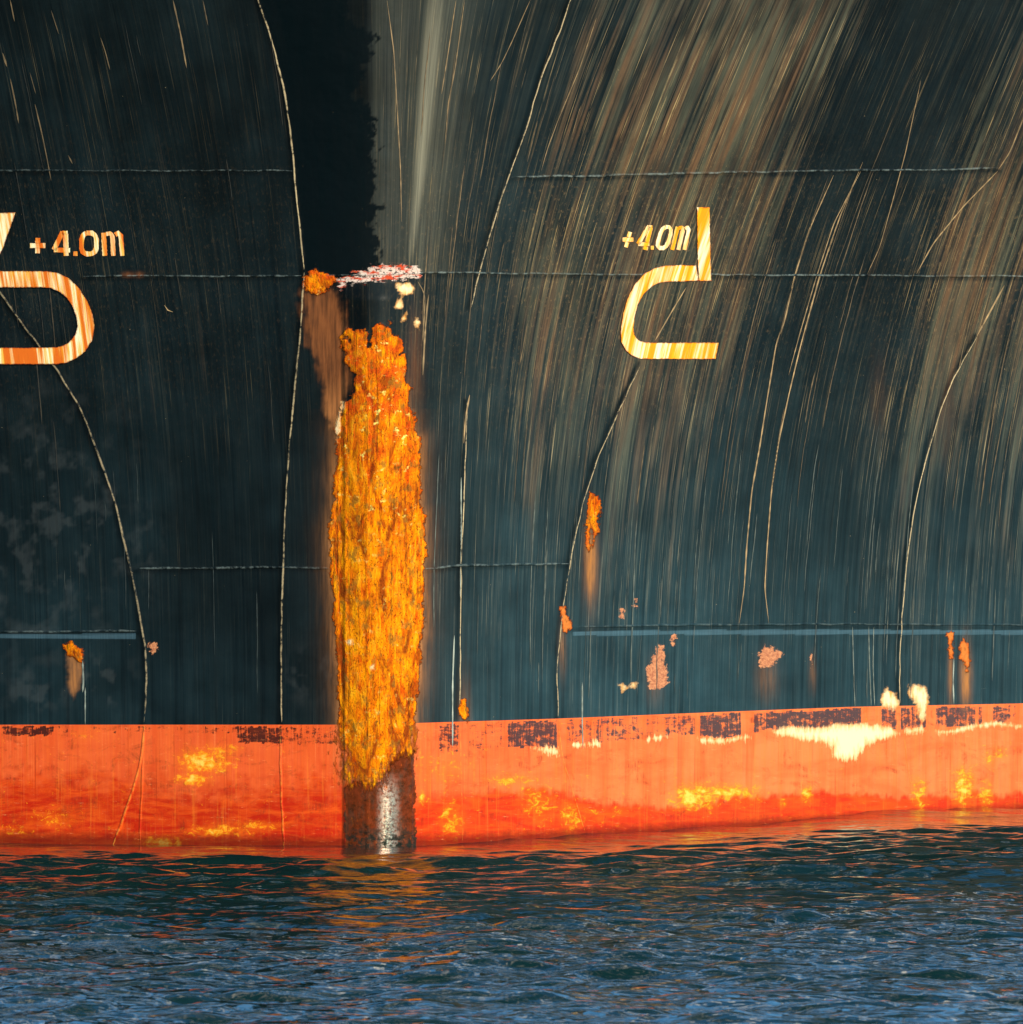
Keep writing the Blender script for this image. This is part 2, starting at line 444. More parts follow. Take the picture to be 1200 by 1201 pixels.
def hull_material():
    N = NT('weathered_hull_paint')
    U, V, P, below = N.attr('image_px')
    rust, rust_stain, cream, dark = N.attr('m1')
    wet, yel, rem, pale = N.attr('m2')
    st, warm, bright, blue = N.attr('m3')
    salmon, chips, bare, ghost = N.attr('m4')
    wear_shine, horiz = N.attr('wear_shine')[:2]
    M = N.math
    PV = N.comb(P, V)
    sv = lambda fu, fv, off=0: N.comb(M('MULTIPLY_ADD', U, fu, off), M('MULTIPLY', V, fv))
    s_broad = N.noise(sv(5, .35), 1, 2, .5)
    s_mid = N.noise(sv(17, .32, 30), 1, 3, .6)
    s_fine = N.noise(sv(52, .42, 60), 1, 3, .65)
    s_hair = N.noise(sv(105, .5, 90), 1, 2, .6)
    s_brk = N.noise(sv(20, 2.2, 11), 1, 4, .65)
    # ---- dark paint of the topsides
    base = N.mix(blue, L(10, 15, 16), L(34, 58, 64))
    cloud = N.noise(PV, 1.6, 4, .6)
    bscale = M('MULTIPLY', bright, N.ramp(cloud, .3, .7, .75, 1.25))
    # fine low contrast drainage
    k = N.ramp(s_fine, .35, .72)
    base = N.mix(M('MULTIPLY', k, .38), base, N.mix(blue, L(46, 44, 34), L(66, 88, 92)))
    k = N.ramp(s_mid, .50, .34)
    base = N.mix(M('MULTIPLY', k, .45), base, L(10, 18, 22))
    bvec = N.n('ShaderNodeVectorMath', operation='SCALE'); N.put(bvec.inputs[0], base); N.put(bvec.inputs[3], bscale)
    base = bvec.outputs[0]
    stp = M('MAXIMUM', st, 0)
    # strong brownish-grey streaks
    sm = M('ADD', M('MULTIPLY', s_broad, .30), M('ADD', M('MULTIPLY', s_mid, .38), M('MULTIPLY', s_fine, .32)))
    edge = M('MULTIPLY_ADD', stp, -.24, .665)
    kk = M('MULTIPLY', N.ramp(M('SUBTRACT', sm, edge), -.045, .11), 1)
    kk = M('MULTIPLY', kk, N.ramp(stp, 0, .5))
    big = N.noise(sv(2.6, .55, 17), 1, 2, .5)
    kk = M('MULTIPLY', kk, N.ramp(big, .38, .56, .35, 1.15))
    kk = M('MULTIPLY', kk, N.ramp(s_brk, .30, .52, .55, 1.05), clamp=True)
    gap = N.ramp(N.noise(sv(9, .3, 44), 1, 3, .6), .42, .36)
    kk = M('MULTIPLY', kk, M('SUBTRACT', 1, M('MULTIPLY', gap, .75)))
    tint = N.mix(N.ramp(N.noise(sv(11, .5, 7), 1, 2, .5), .42, .62), L(100, 92, 68), L(132, 90, 54))
    tint = N.mix(warm, L(84, 98, 94), tint)
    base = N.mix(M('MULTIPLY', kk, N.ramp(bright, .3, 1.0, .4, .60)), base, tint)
    # hairline pale scratches
    hk = M('MULTIPLY', N.ramp(s_hair, .60, .72), N.ramp(s_brk, .38, .60))
    hk = M('MULTIPLY', hk, M('MULTIPLY_ADD', stp, .95, .14))
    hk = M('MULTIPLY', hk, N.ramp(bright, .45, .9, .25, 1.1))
    base = N.mix(M('MINIMUM', hk, .85), base, N.mix(warm, L(130, 145, 140), L(196, 158, 98)))
    # speckled grit between the two upper seams
    gr = M('MULTIPLY', N.ramp(N.noise(sv(38, 14, 3), 1, 3, .75), .56, .72), N.ramp(V, 1.2, 2.4))
    gr = M('MULTIPLY', gr, M('MULTIPLY', N.ramp(V, 5.6, 3.8), stp))
    base = N.mix(M('MULTIPLY', gr, .5), base, L(150, 118, 80))
    # primer stripe, scum band, ghosts
    base = N.mix(M('MULTIPLY', M('MAXIMUM', M('MULTIPLY', st, -1), 0), N.ramp(s_fine, .3, .6, .6, 1)), base, L(104, 138, 152))
    base = N.mix(M('MULTIPLY', pale, N.ramp(s_fine, .3, .65, .35, 1)), base, L(140, 132, 110))
    base = N.mix(M('MULTIPLY', ghost, .6), base, L(95, 95, 92))
    base = N.mix(dark, base, L(2, 9, 11))
    # pin-prick chips
    pv = N.noise(PV, 26, 2, .5)
    base = N.mix(M('MULTIPLY', N.ramp(pv, .78, .80), .6), base, L(190, 160, 120))
    # ---- boot topping
    bs = N.noise(sv(9, .5, 5), 1, 3, .6)
    boot = N.mix(N.ramp(P, 3.9, 8.0), L(226, 88, 42), L(238, 122, 68))
    boot = N.mix(N.ramp(s_mid, .40, .66, 0, .28), boot, L(250, 120, 40))
    tone_ = N.noise(N.comb(M('MULTIPLY', P, 1.1), M('MULTIPLY', V, 2.6)), 1, 5, .62, .6)
    boot = N.mix(N.ramp(tone_, .42, .64, 0, .45), boot, L(216, 76, 30))
    boot = N.mix(N.ramp(bs, .54, .36, 0, .38), boot, L(214, 70, 22))
    wetc = N.mix(N.ramp(P, 3.0, 8.0), L(186, 34, 8), L(214, 52, 20))
    wetc = N.mix(N.ramp(N.noise(N.comb(M('MULTIPLY', P, 2.2), M('MULTIPLY', V, 9)), 1, 5, .65, .8), .40, .66, 0, .75), wetc, L(232, 84, 22))
    boot = N.mix(wet, boot, wetc)
    # dark runs
    runs = M('MULTIPLY', N.ramp(s_fine, .40, .29), N.ramp(bs, .60, .42))
    boot = N.mix(M('MULTIPLY', runs, .7), boot, L(150, 34, 10))
    boot = N.mix(M('MULTIPLY', N.ramp(N.noise(sv(24, .8, 21), 1, 3, .6), .56, .70), .22), boot, L(246, 138, 40))
    boot = N.mix(M('MULTIPLY', N.ramp(s_fine, .60, .75), .4), boot, L(250, 150, 84))
    boot = N.mix(N.ramp(yel, .1, .9, 0, .6), boot, L(246, 122, 16))
    yn = N.noise(N.comb(M('MULTIPLY', P, 11), M('MULTIPLY', V, 15)), 1, 6, .75, .6)
    yk = M('ADD', yel, M('MULTIPLY_ADD', yn, 3.2, -1.6))
    boot = N.mix(N.ramp(yk, .42, .75, 0, .8), boot, N.mix(N.ramp(yk, .75, 1.25), L(250, 156, 20), L(252, 208, 88)))
    remc = N.mix(N.ramp(P, 4, 7), L(28, 18, 20), L(44, 54, 60))
    rn1 = N.noise(N.comb(M('MULTIPLY', P, 9), M('MULTIPLY', V, 16)), 1, 6, .78, .3)
    rn2 = N.noise(N.comb(M('MULTIPLY', P, 36), M('MULTIPLY', V, 3)), 1, 4, .7)
    rq = M('ADD', M('MULTIPLY', rn1, .6), M('MULTIPLY', rn2, .4))
    rk = N.ramp(M('ADD', rq, M('MULTIPLY', rem, .235)), .615, .69)
    boot = N.mix(M('MULTIPLY', M('MULTIPLY', rk, M('GREATER_THAN', rem, .05)), .92), boot, remc)
    gp = N.n('ShaderNodeSeparateXYZ'); N.put(gp.inputs[0], N.n('ShaderNodeNewGeometry').outputs['Position'])
    slime = M('MULTIPLY', N.ramp(M('ADD', gp.outputs[2], M('MULTIPLY_ADD', rn1, .05, -.025)), .040, .004), .75)
    boot = N.mix(slime, boot, L(92, 22, 8))
    grime = M('MULTIPLY', N.ramp(N.noise(N.comb(M('MULTIPLY', P, 3.2), M('MULTIPLY', V, 5)), 1, 7, .72, .9), .52, .66), N.ramp(rn2, .38, .60))
    boot = N.mix(M('MULTIPLY', grime, .6), boot, L(120, 40, 20))
    scr = M('MULTIPLY', N.ramp(N.noise(N.comb(M('MULTIPLY', P, 7), M('MULTIPLY', V, 42)), 1, 5, .7), .60, .66), N.ramp(rn1, .46, .58))
    boot = N.mix(M('MULTIPLY', scr, .45), boot, L(250, 156, 96))
    col = N.mix(below, base, boot)
    # ---- stains, rust, chips
    gs = N.ramp(N.noise(N.comb(M('MULTIPLY', P, 26), M('MULTIPLY', V, 2.2)), 1, 4, .6), .35, .65, .45, 1.15)
    gcol = N.mix(N.ramp(V, 5.2, 4.4), L(176, 112, 62), L(128, 74, 40))
    gcol = N.mix(M('MULTIPLY', N.ramp(P, 6.0, 6.2), N.ramp(rust_stain, .2, .5)), gcol, L(206, 128, 58))
    col = N.mix(M('MULTIPLY', rust_stain, gs, clamp=True), col, gcol)
    rn = N.noise(PV, 30, 4, .7)
    rgr = N.noise(N.comb(M('MULTIPLY', P, 26), M('MULTIPLY', V, 9)), 1, 5, .75, .4)
    rfl = N.noise(N.comb(M('MULTIPLY', P, 10), M('MULTIPLY', V, 3.0)), 1, 6, .74, .9)
    rstr = N.noise(N.comb(M('MULTIPLY', P, 34), M('MULTIPLY', V, 3.0)), 1, 4, .65)
    rc = N.mix(N.ramp(rfl, .38, .60), L(206, 74, 2), L(250, 142, 2))
    rc = N.mix(N.ramp(rstr, .50, .66, 0, .75), rc, L(255, 170, 8))
    bigr = N.noise(N.comb(M('MULTIPLY', P, 4.2), M('MULTIPLY', V, 1.5)), 1, 6, .68, 1.2)
    rc = N.mix(N.ramp(bigr, .50, .38, 0, .9), rc, L(136, 50, 8))
    rc = N.mix(N.ramp(bigr, .56, .68, 0, .45), rc, L(255, 190, 40))
    runl = N.ramp(N.noise(N.comb(M('MULTIPLY', P, 16), M('MULTIPLY', V, .55)), 1, 3, .6), .42, .36)
    rc = N.mix(M('MULTIPLY', M('MULTIPLY', runl, N.ramp(rgr, .62, .40)), .8), rc, L(112, 46, 12))
    redz = M('MULTIPLY', N.ramp(V, 5.8, 4.8), N.ramp(N.noise(PV, 7, 4, .65), .44, .60))
    rc = N.mix(M('MULTIPLY', redz, .7), rc, L(206, 62, 12))
    pit = N.n('ShaderNodeTexVoronoi', feature='F1'); N.put(pit.inputs['Vector'], N.comb(M('MULTIPLY', P, 15), M('MULTIPLY', V, 7)))
    pit.inputs['Randomness'].default_value = 1
    pits = M('MULTIPLY', N.ramp(pit.outputs['Distance'], .34, .16), N.ramp(N.noise(PV, 9, 3, .6), .44, .54))
    holes = M('MAXIMUM', M('MULTIPLY', pits, .75), M('MULTIPLY', N.ramp(rgr, .40, .33), .9))
    rc = N.mix(holes, rc, L(104, 44, 14))
    rc = N.mix(M('MULTIPLY', N.ramp(N.noise(N.comb(M('MULTIPLY', P, 9), M('MULTIPLY', V, 5)), 1, 3, .6), .56, .64), .7), rc, L(138, 92, 30))
    rc = N.mix(M('MULTIPLY', N.ramp(N.noise(PV, 13, 3, .6), .58, .66), M('MULTIPLY', N.ramp(N.noise(N.comb(P, M('MULTIPLY', V, 2.2)), 2.6, 3, .6), .50, .60), N.ramp(V, 6.2, 5.2, .35, 1))), rc, L(255, 226, 110))
    # vertical plate edge lines inside the scab
    foot = N.ramp(V, 8.4, 8.9)
    rmask = N.ramp(M('ADD', M('ADD', rust, M('MULTIPLY_ADD', rn, 8, -4)), M('MULTIPLY', foot, M('MULTIPLY_ADD', rgr, 60, -30))), M('MULTIPLY_ADD', foot, -4, -.5), M('MULTIPLY_ADD', foot, 8, .7))
    small = N.ramp(P, 6.0, 6.2)
    rc = N.mix(M('MULTIPLY', small, N.ramp(V, 6.1, 6.9)), rc, L(214, 120, 52))
    # rims of the scab are darker red
    rim = M('MULTIPLY', N.ramp(rust, 3.0, .8), .6)
    rc = N.mix(rim, rc, L(190, 70, 10))
    # worn steel shoe at the foot of the stem
    bm = N.ramp(M('ADD', bare, M('MULTIPLY_ADD', rn, 8, -4)), -.6, .8)
    bc = N.mix(N.ramp(N.noise(N.comb(M('MULTIPLY', P, 9), M('MULTIPLY', V, 3.5)), 1, 5, .65), .32, .52), L(96, 58, 40), L(124, 48, 18))
    hilite = M('MULTIPLY', N.ramp(M('ABSOLUTE', M('SUBTRACT', P, 4.56)), .17, .02, 0, .9, True), N.ramp(V, 9.05, 9.4))  # sun highlight on the bare steel, painted in as a paler strip
    bc = N.mix(M('MULTIPLY', hilite, N.ramp(rn, .36, .54)), bc, L(206, 178, 156))
    bc = N.mix(N.ramp(N.noise(N.comb(M('MULTIPLY', P, 20), M('MULTIPLY', V, 7)), 1, 4, .75), .60, .70, 0, .7), bc, L(214, 96, 20))
    bc = N.mix(M('MULTIPLY', N.ramp(V, 9.6, 9.85), N.ramp(N.noise(PV, 14, 4, .7), .45, .56)), bc, L(44, 42, 34))
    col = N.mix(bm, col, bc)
    col = N.mix(rmask, col, rc)
    smk = N.ramp(M('ADD', salmon, M('MULTIPLY_ADD', rn, 12, -6)), -.6, 1.2)
    col = N.mix(M('MULTIPLY', smk, .72), col, N.mix(N.ramp(rn, .4, .6), L(190, 106, 70), L(238, 156, 104)))
    cstr = M('MULTIPLY_ADD', N.noise(N.comb(M('MULTIPLY', P, 30), M('MULTIPLY', V, 5)), 1, 5, .7), 24, -11.5)
    cst = M('MULTIPLY', M('MULTIPLY', cstr, below), N.ramp(V, 8.45, 8.9, .35, 1.3))
    cmk = N.ramp(M('ADD', M('ADD', cream, cst), M('MULTIPLY_ADD', rn, 5, -2.5)), -1.2, 2.2)
    cc = N.mix(N.ramp(M('ADD', cream, M('MULTIPLY', cstr, 1.4)), -2, 9), L(240, 160, 76), L(236, 216, 170))
    col = N.mix(cmk, col, cc)
    chm = N.ramp(M('ADD', chips, M('MULTIPLY_ADD', N.noise(N.comb(M('MULTIPLY', P, 6), M('MULTIPLY', V, 20)), 1, 5, .7), 26, -14)), -.5, 1.2)
    chc = N.mix(N.ramp(N.noise(N.comb(M('MULTIPLY', P, 5), M('MULTIPLY', V, 14)), 1, 5, .72), .44, .52), L(190, 62, 26), L(206, 180, 162))
    chc = N.mix(N.ramp(N.noise(PV, 27, 3, .7), .53, .60), chc, L(58, 42, 38))
    col = N.mix(chm, col, chc)
    # weld crests rubbed bare, their sun highlight painted in paler
    wn = N.noise(PV, 14, 4, .7)
    wk = M('MULTIPLY', wear_shine, N.ramp(M('ADD', wn, M('MULTIPLY', wear_shine, .22)), .50, .66))
    col = N.mix(wk, col, N.mix(below, N.mix(horiz, L(205, 176, 132), L(146, 156, 148)), L(250, 160, 60)))
    N.put(N.b.inputs['Base Color'], col)
    rough = N.ramp(N.noise(sv(16, 1.2, 2), 1, 3, .6), .3, .7, .34, .55)
    rough = N.mix(rmask, rough, .85) if False else M('ADD', rough, M('MULTIPLY', rmask, .4))
    rough = M('ADD', rough, M('MULTIPLY', dark, .05))
    rough = M('SUBTRACT', rough, M('MULTIPLY', M('MULTIPLY', bm, M('SUBTRACT', 1, rmask)), .20))
    N.put(N.b.inputs['Roughness'], rough)
    N.put(N.b.inputs['Metallic'], M('MULTIPLY', M('MULTIPLY', bm, M('SUBTRACT', 1, rmask)), M('MAXIMUM', N.ramp(N.noise(PV, 12, 4, .7), .38, .62, .15, .8), hilite)))
    N.put(N.b.inputs['Specular IOR Level'], .07)
    # relief
    h = M('MULTIPLY', rmask, M('ADD', M('MULTIPLY', rfl, .9), M('MULTIPLY', rn, .8)))
    h = M('SUBTRACT', M('ADD', h, M('MULTIPLY', M('MULTIPLY', bigr, rmask), 2.2)), M('MULTIPLY', M('ADD', holes, runl), M('MULTIPLY', rmask, .7)))
    h = M('ADD', h, M('MULTIPLY', s_fine, .06))
    h = M('ADD', h, M('MULTIPLY', M('MULTIPLY', rn, bm), .22))
    h = M('ADD', h, M('MULTIPLY', M('ADD', chm, cmk), .18))
    h = M('ADD', h, M('MULTIPLY', N.noise(PV, 2.2, 3, .5), .9))
    bp = N.n('ShaderNodeBump'); bp.inputs['Strength'].default_value = .9; bp.inputs['Distance'].default_value = .006
    N.put(bp.inputs['Height'], h)
    N.t.links.new(bp.outputs[0], N.b.inputs['Normal'])
    return N.m


def mark_material():
    """white marking paint, stained by rust water"""
    N = NT('rust_stained_marking_paint')
    U, V, P, edge = N.attr('image_px')
    M = N.math
    sv = lambda fu, fv, off=0: N.comb(M('MULTIPLY_ADD', U, fu, off), M('MULTIPLY', V, fv))
    a = N.noise(sv(13, .6, 4), 1, 3, .55); b = N.noise(sv(34, 1.5, 8), 1, 3, .6)
    c = N.mix(N.ramp(a, .44, .60), L(252, 150, 2), L(255, 240, 190))
    c = N.mix(N.ramp(b, .48, .60, 0, .85), c, L(252, 176, 14))
    c = N.mix(M('MULTIPLY', N.ramp(a, .55, .42), N.ramp(P, 3.5, 2.5, 0, .9)), c, L(226, 96, 12))
    c = N.mix(N.ramp(N.noise(sv(60, 2, 8), 1, 3, .6), .64, .72, 0, .7), c, L(200, 90, 10))
    c = N.mix(M('MULTIPLY', edge, N.ramp(N.noise(N.comb(P, V), 22, 3, .7), .42, .56, .35, 1)), c, L(150, 44, 8))
    N.put(N.b.inputs['Base Color'], c)
    N.b.inputs['Roughness'].default_value = .6
    N.b.inputs['Specular IOR Level'].default_value = .3
    return N.m


def scratch_material():
    N = NT('scratched_bare_metal')
    r, g, b, a = N.attr('tone')
    o = N.n('ShaderNodeAttribute', attribute_name='tone')
    N.put(N.b.inputs['Base Color'], o.outputs['Color'])
    N.b.inputs['Roughness'].default_value = .6
    N.b.inputs['Specular IOR Level'].default_value = .2
    return N.m


def water_material():
    N = NT('harbour_water')
    g = N.n('ShaderNodeNewGeometry')
    mp = N.n('ShaderNodeMapping'); N.put(mp.inputs[0], g.outputs['Position']); mp.inputs['Scale'].default_value = (.5, 1.25, 1)
    n1 = N.noise(mp.outputs[0], 10, 3, .5, .5)
    n2 = N.noise(mp.outputs[0], 3, 3, .5, .3)
    N.b.inputs['Base Color'].default_value = (.003, .016, .013, 1)
    N.b.inputs['Roughness'].default_value = .06
    N.b.inputs['IOR'].default_value = 1.333
    bp = N.n('ShaderNodeBump'); bp.inputs['Strength'].default_value = 1; bp.inputs['Distance'].default_value = .026
    sp_ = N.n('ShaderNodeSeparateXYZ'); N.put(sp_.inputs[0], g.outputs['Position'])
    lee = N.ramp(sp_.outputs[1], -1.0, -9.5, .3, 1.1)
    N.put(bp.inputs['Height'], N.math('MULTIPLY', N.math('ADD', N.math('MULTIPLY', n1, .8), n2), lee))
    N.t.links.new(bp.outputs[0], N.b.inputs['Normal'])
    return N.m


HULL = hull_material()
MARK = mark_material()
SCR = scratch_material()

# ------------------------------------------------------------------ mesh helpers


def make_mesh(name, V, F, mats, attrs=None, parent=None, smooth=True, matidx=None):
    """V (n,3), F (m,4) or list; one mesh object"""
    me = bpy.data.meshes.new(name)
    V = np.asarray(V, np.float32)
    F = np.asarray(F, np.int32)
    me.vertices.add(len(V)); me.vertices.foreach_set('co', V.ravel())
    k = F.shape[1]
    me.loops.add(F.size); me.loops.foreach_set('vertex_index', F.ravel())
    me.polygons.add(len(F))
    me.polygons.foreach_set('loop_start', np.arange(len(F), dtype=np.int32) * k)
    me.polygons.foreach_set('loop_total', np.full(len(F), k, np.int32))
    for m in mats: me.materials.append(m)
    if matidx is not None: me.polygons.foreach_set('material_index', np.asarray(matidx, np.int32))
    me.polygons.foreach_set('use_smooth', np.full(len(F), smooth, bool))
    me.update(calc_edges=True)
    for n, a in (attrs or {}).items():
        a = np.asarray(a, np.float32)
        at = me.attributes.new(n, 'FLOAT_COLOR', 'POINT')
        at.data.foreach_set('color', a.ravel())
    me.validate()
    o = bpy.data.objects.new(name, me)
    sc.collection.objects.link(o)
    if parent is not None: o.parent = parent
    return o


def grid_faces(nr, nc, off=0):
    i = np.arange(nr - 1)[:, None] * nc + np.arange(nc - 1)[None, :] + off
    return np.stack([i, i + 1, i + 1 + nc, i + nc], -1).reshape(-1, 4)


HORIZ = [0.0]


def full_attrs(px, py, wear_shine=None):
    A = paint(px, py)
    w = np.zeros(px.shape + (4,)); w[..., 3] = 1
    if wear_shine is not None:
        w[..., 0] = wear_shine
        w[..., 1] = HORIZ[0]
    A['wear_shine'] = w
    return A


def graded(lo, hi, step, far_lo, far_hi, grow=1.12):
    core = np.arange(lo, hi + step / 2, step)
    a = []; s = step; x = lo
    while x > far_lo: s *= grow; x -= s; a.append(x)
    b = []; s = step; x = core[-1]
    while x < far_hi: s *= grow; x += s; b.append(x)
    return np.array(a[::-1] + list(core) + b)


# ------------------------------------------------------------------ the sea
def wave_height(X, Y):
    r = np.random.RandomState(12)
    H = np.zeros(X.shape)
    D = hull_y(np.clip(X, -6, 8), np.zeros(X.shape)) - Y            # distance out from the plating
    gain = np.interp(D, [-1, .6, 2.2, 7.0, 9.5, 12], [.22, .32, .95, 1.05, 1.12, 1.15])
    fadeo = 1 / (1 + np.maximum(0, np.hypot(X, Y + 5) - 12) / 12.)
    wx = X + .07 * (fbm(X * 1.9 + 20, Y * 1.3 + 40, 3) - .5) * 2
    wy = Y + .10 * (fbm(X * 1.3 + 60, Y * 1.6 + 10, 4) - .5) * 2
    for i in range(90):
        lam = .075 * (.8 / .075) ** (r.rand() ** 1.1)
        th = r.normal(0, .42) + math.pi / 2 + .1
        kx, ky = math.cos(th) * 2 * math.pi / lam, math.sin(th) * 2 * math.pi / lam
        A = .027 * lam / (2 * math.pi)
        ph = r.rand() * 6.28
        q = kx * wx + ky * wy + ph
        H += A * (np.sin(q) + .25 * np.cos(2 * q))
    gust = .62 + .76 * fbm(X * .8 + 9, Y * .5 + 9, 8, 3)
    H = H * gust * gain
    for i in range(7):
        lam = r.uniform(1.2, 3.0); th = r.normal(0, .4) + math.pi / 2
        H += .010 * lam / 6.28 * np.sin(2 * math.pi / lam * (math.cos(th) * X + math.sin(th) * Y) + r.rand() * 6.28)
    # low swell running along the starboard side
    H += .030 * np.exp(-((X - 1.5) / .5) ** 2 - ((Y - 2.2) / 1.3) ** 2) - .016 * np.exp(-((X - .6) / .5) ** 2 - ((Y - .3) / .8) ** 2)
    H += -.014 * np.exp(-((X + 1.7) / .7) ** 2 - ((Y - .3) / .9) ** 2)
    return H * fadeo


xs = graded(-2.3, 2.9, .016, -900, 900, 1.16)
ys = graded(-12.8, 4.4, .0175, -900, 1800, 1.16)
GX, GY = np.meshgrid(xs, ys)
GZ = wave_height(GX, GY)
water = make_mesh('water', np.stack([GX, GY, GZ], -1).reshape(-1, 3), grid_faces(len(ys), len(xs)), [water_material()])
water['kind'] = 'structure'
water['label'] = 'dark rippled harbour water below the bow'

# ------------------------------------------------------------------ the ship
ship = bpy.data.objects.new('cargo_ship', None)
sc.collection.objects.link(ship)
ship.location = (0, 0, 0)
ship['label'] = 'dark steel ship bow with rusty stem and orange waterline band, afloat on rippled water'
ship['category'] = 'ship'

gx = graded(-2.16, 2.28, .0060, -6.5, 8.5, 1.14)
gz0 = graded(-.12, 3.46, .0060, -.9, 3.66, 1.14)
ZB0 = .470
gz0[np.argmin(abs(gz0 - ZB0))] = ZB0
irow = int(np.argmin(abs(gz0 - ZB0)))
# boot-top line on the hull
bxp = np.linspace(-120, 1330, 80)
bX, bY, bZ = on_hull(bxp, np.interp(bxp, BOOT_X, BOOT_Y))
zline = np.interp(gx, bX, bZ)
X2, Z2 = np.meshgrid(gx, gz0)
w = np.exp(-((Z2 - ZB0) / .22) ** 2)
Z2 = Z2 + w * (zline[None, :] - ZB0)
Z2 = np.where(Z2 > 3.66, 3.66, Z2)
Y2 = hull_y(X2, Z2)
PX, PY = image_px(X2, Y2, Z2)
A = full_attrs(PX, PY)
# relief of rust and old paint, real geometry
rmk = sst(-.5, 2, A['m1'][..., 0])
Y2 = Y2 - rmk * (.002 + .005 * fbm(PX / 5, PY / 16, 81))
Y2 = Y2 - .0012 * sst(-1, 1, A['m1'][..., 2])
Vh = np.stack([X2, Y2, Z2], -1)
nc = len(gx)


def band(r0, r1, name, below, label=None):
    B = {k: v[r0:r1 + 1].reshape(-1, 4).copy() for k, v in A.items()}
    B['image_px'][:, 3] = below
    return Vh[r0:r1 + 1].reshape(-1, 3), grid_faces(r1 + 1 - r0, nc), B


V, F, B = band(0, irow, 'boot_topping', 1.0)
boot = make_mesh('boot_topping', V, F, [HULL], B, ship)
boot['label'] = 'orange-red waterline paint band, scuffed and streaked'

# topsides, with the drawn-out scratches joined into the same mesh
V, F, B = band(irow, len(gz0) - 1, 'hull_plating', 0.0)
SCRATCH = [
    ([(1012, 190), (985, 255), (962, 322), (946, 380), (938, 410), (926, 460), (913, 520), (905, 575), (900, 640), (897, 690), (902, 732)], 1.3, .8),
    ([(978, 205), (949, 270), (932, 325), (919, 382), (911, 400), (898, 480), (891, 525), (882, 575), (876, 640), (873, 690), (867, 732)], 1.4, .75),
    ([(1010, 200), (978, 262), (956, 330), (938, 392), (925, 440)], 1.0, .7),
    ([(1080, 95), (1062, 180), (1050, 225), (1032, 290), (1017, 322)], .9, .55),
    ([(1178, 335), (1160, 368), (1146, 394)], 1.6, .9), ([(805, 337), (790, 362), (775, 388), (768, 400)], 1.3, .8),
    ([(1171, 200), (1130, 242), (1095, 285), (1075, 321)], 1.2, .75), ([(1200, 140), (1185, 178), (1171, 199)], 1.2, .6),
    ([(551, 463), (546, 490), (544, 520)], 1.5, .7), ([(203, 0), (212, 40), (219, 80)], 1.6, .8), ([(238, 0), (244, 30)], 1, .5),
    ([(12, 0), (17, 25)], 1.2, .7), ([(3, 62), (8, 78)], 2, .7), ([(12, 92), (18, 120), (22, 145)], 1.4, .6), ([(41, 122), (50, 160), (56, 190), (60, 212)], 1.2, .6),
    ([(118, 44), (124, 62), (129, 82)], 1.0, .6), ([(60, 12), (69, 40)], 1., .5), ([(80, 182), (85, 192)], 1.6, .5), ([(35, 85), (42, 110)], 1, .5),
    ([(454, 0), (462, 60), (466, 130), (470, 200), (471, 260)], 1.0, .5), ([(535, 0), (526, 60), (518, 110)], 1.0, .5), ([(545, 0), (534, 80), (526, 120), (522, 170)], 1, .45),
    ([(622, 0), (600, 50), (588, 75), (575, 95)], .9, .45), ([(700, 20), (680, 80), (655, 140), (642, 175), (635, 200)], .9, .5),
    ([(541, 560), (541, 640), (540, 700)], 1.3, .9),
    ([(193, 358), (197, 364), (203, 366)], 1.4, .9), ([(533, 745), (531, 800), (531, 876)], 1.5, .9), ([(1151, 808), (1157, 807)], 1, .5),
    ([(683, 800), (683, 850), (684, 878)], 1.2, .8), ([(100, 806), (100, 850)], 1.2, .7), ([(97, 775), (98, 800), (97, 812)], 1.8, .6),
    ([(1119, 770), (1118, 800), (1119, 826)], 1.3, .8), ([(1000, 735), (1001, 775), (1003, 830)], .9, .45), ([(1025, 735), (1024, 780), (1026, 828)], .9, .5),
    ([(1019, 735), (1020, 780), (1022, 828)], .9, .45), ([(490, 330), (499, 345), (496, 400)], 1.2, .5), ([(433, 332), (431, 360), (430, 380)], 1.8, .5),
    ([(503, 345), (501, 360), (498, 400), (496, 440)], 1.6, .55),
]
rs = np.random.RandomState(5)
auto = []
for i in range(200):
    # hairlines that follow the drainage; thicker on the lit side
    if i < 125:
        x = rs.uniform(500, 1330); y = rs.uniform(-10, 620)
        if 1000 < x and y < 160 and rs.rand() < .6: continue
        a = rs.uniform(.08, .34)
    elif i < 165:
        x = rs.uniform(560, 1200); y = rs.uniform(560, 790); a = rs.uniform(.10, .26)
    else:
        x = rs.uniform(0, 330); y = rs.uniform(0, 700); a = rs.uniform(.04, .13)
    ln = rs.uniform(20, 190) * (1.2 if i < 125 else .8)
    pts = []
    yy = y
    while yy < min(y + ln, 822):
        pts.append((x, yy)); x -= slope(x, yy) * 12 + rs.normal(0, .35); yy += 12
    if len(pts) > 2: auto.append((pts, rs.uniform(.45, 1.1), a))


def resample(pts, step):
    p = np.array(pts, float)
    d = np.r_[0, np.cumsum(np.hypot(*np.diff(p, axis=0).T))]
    n = max(2, int(d[-1] / step) + 1)
    t = np.linspace(0, d[-1], n)
    # smooth interpolation
    x = np.interp(t, d, p[:, 0]); y = np.interp(t, d, p[:, 1])
    if n > 8:
        kk = max(1, int(14 / step)); ker = np.hanning(2 * kk + 3)[1:-1]; ker /= ker.sum(); h = len(ker) // 2
        for q in (x, y):
            e = np.r_[2 * q[0] - q[h:0:-1], q, 2 * q[-1] - q[-2:-h - 2:-1]] if len(q) > h + 2 else None
            if e is not None: q[:] = np.convolve(e, ker, 'valid')
    return x, y


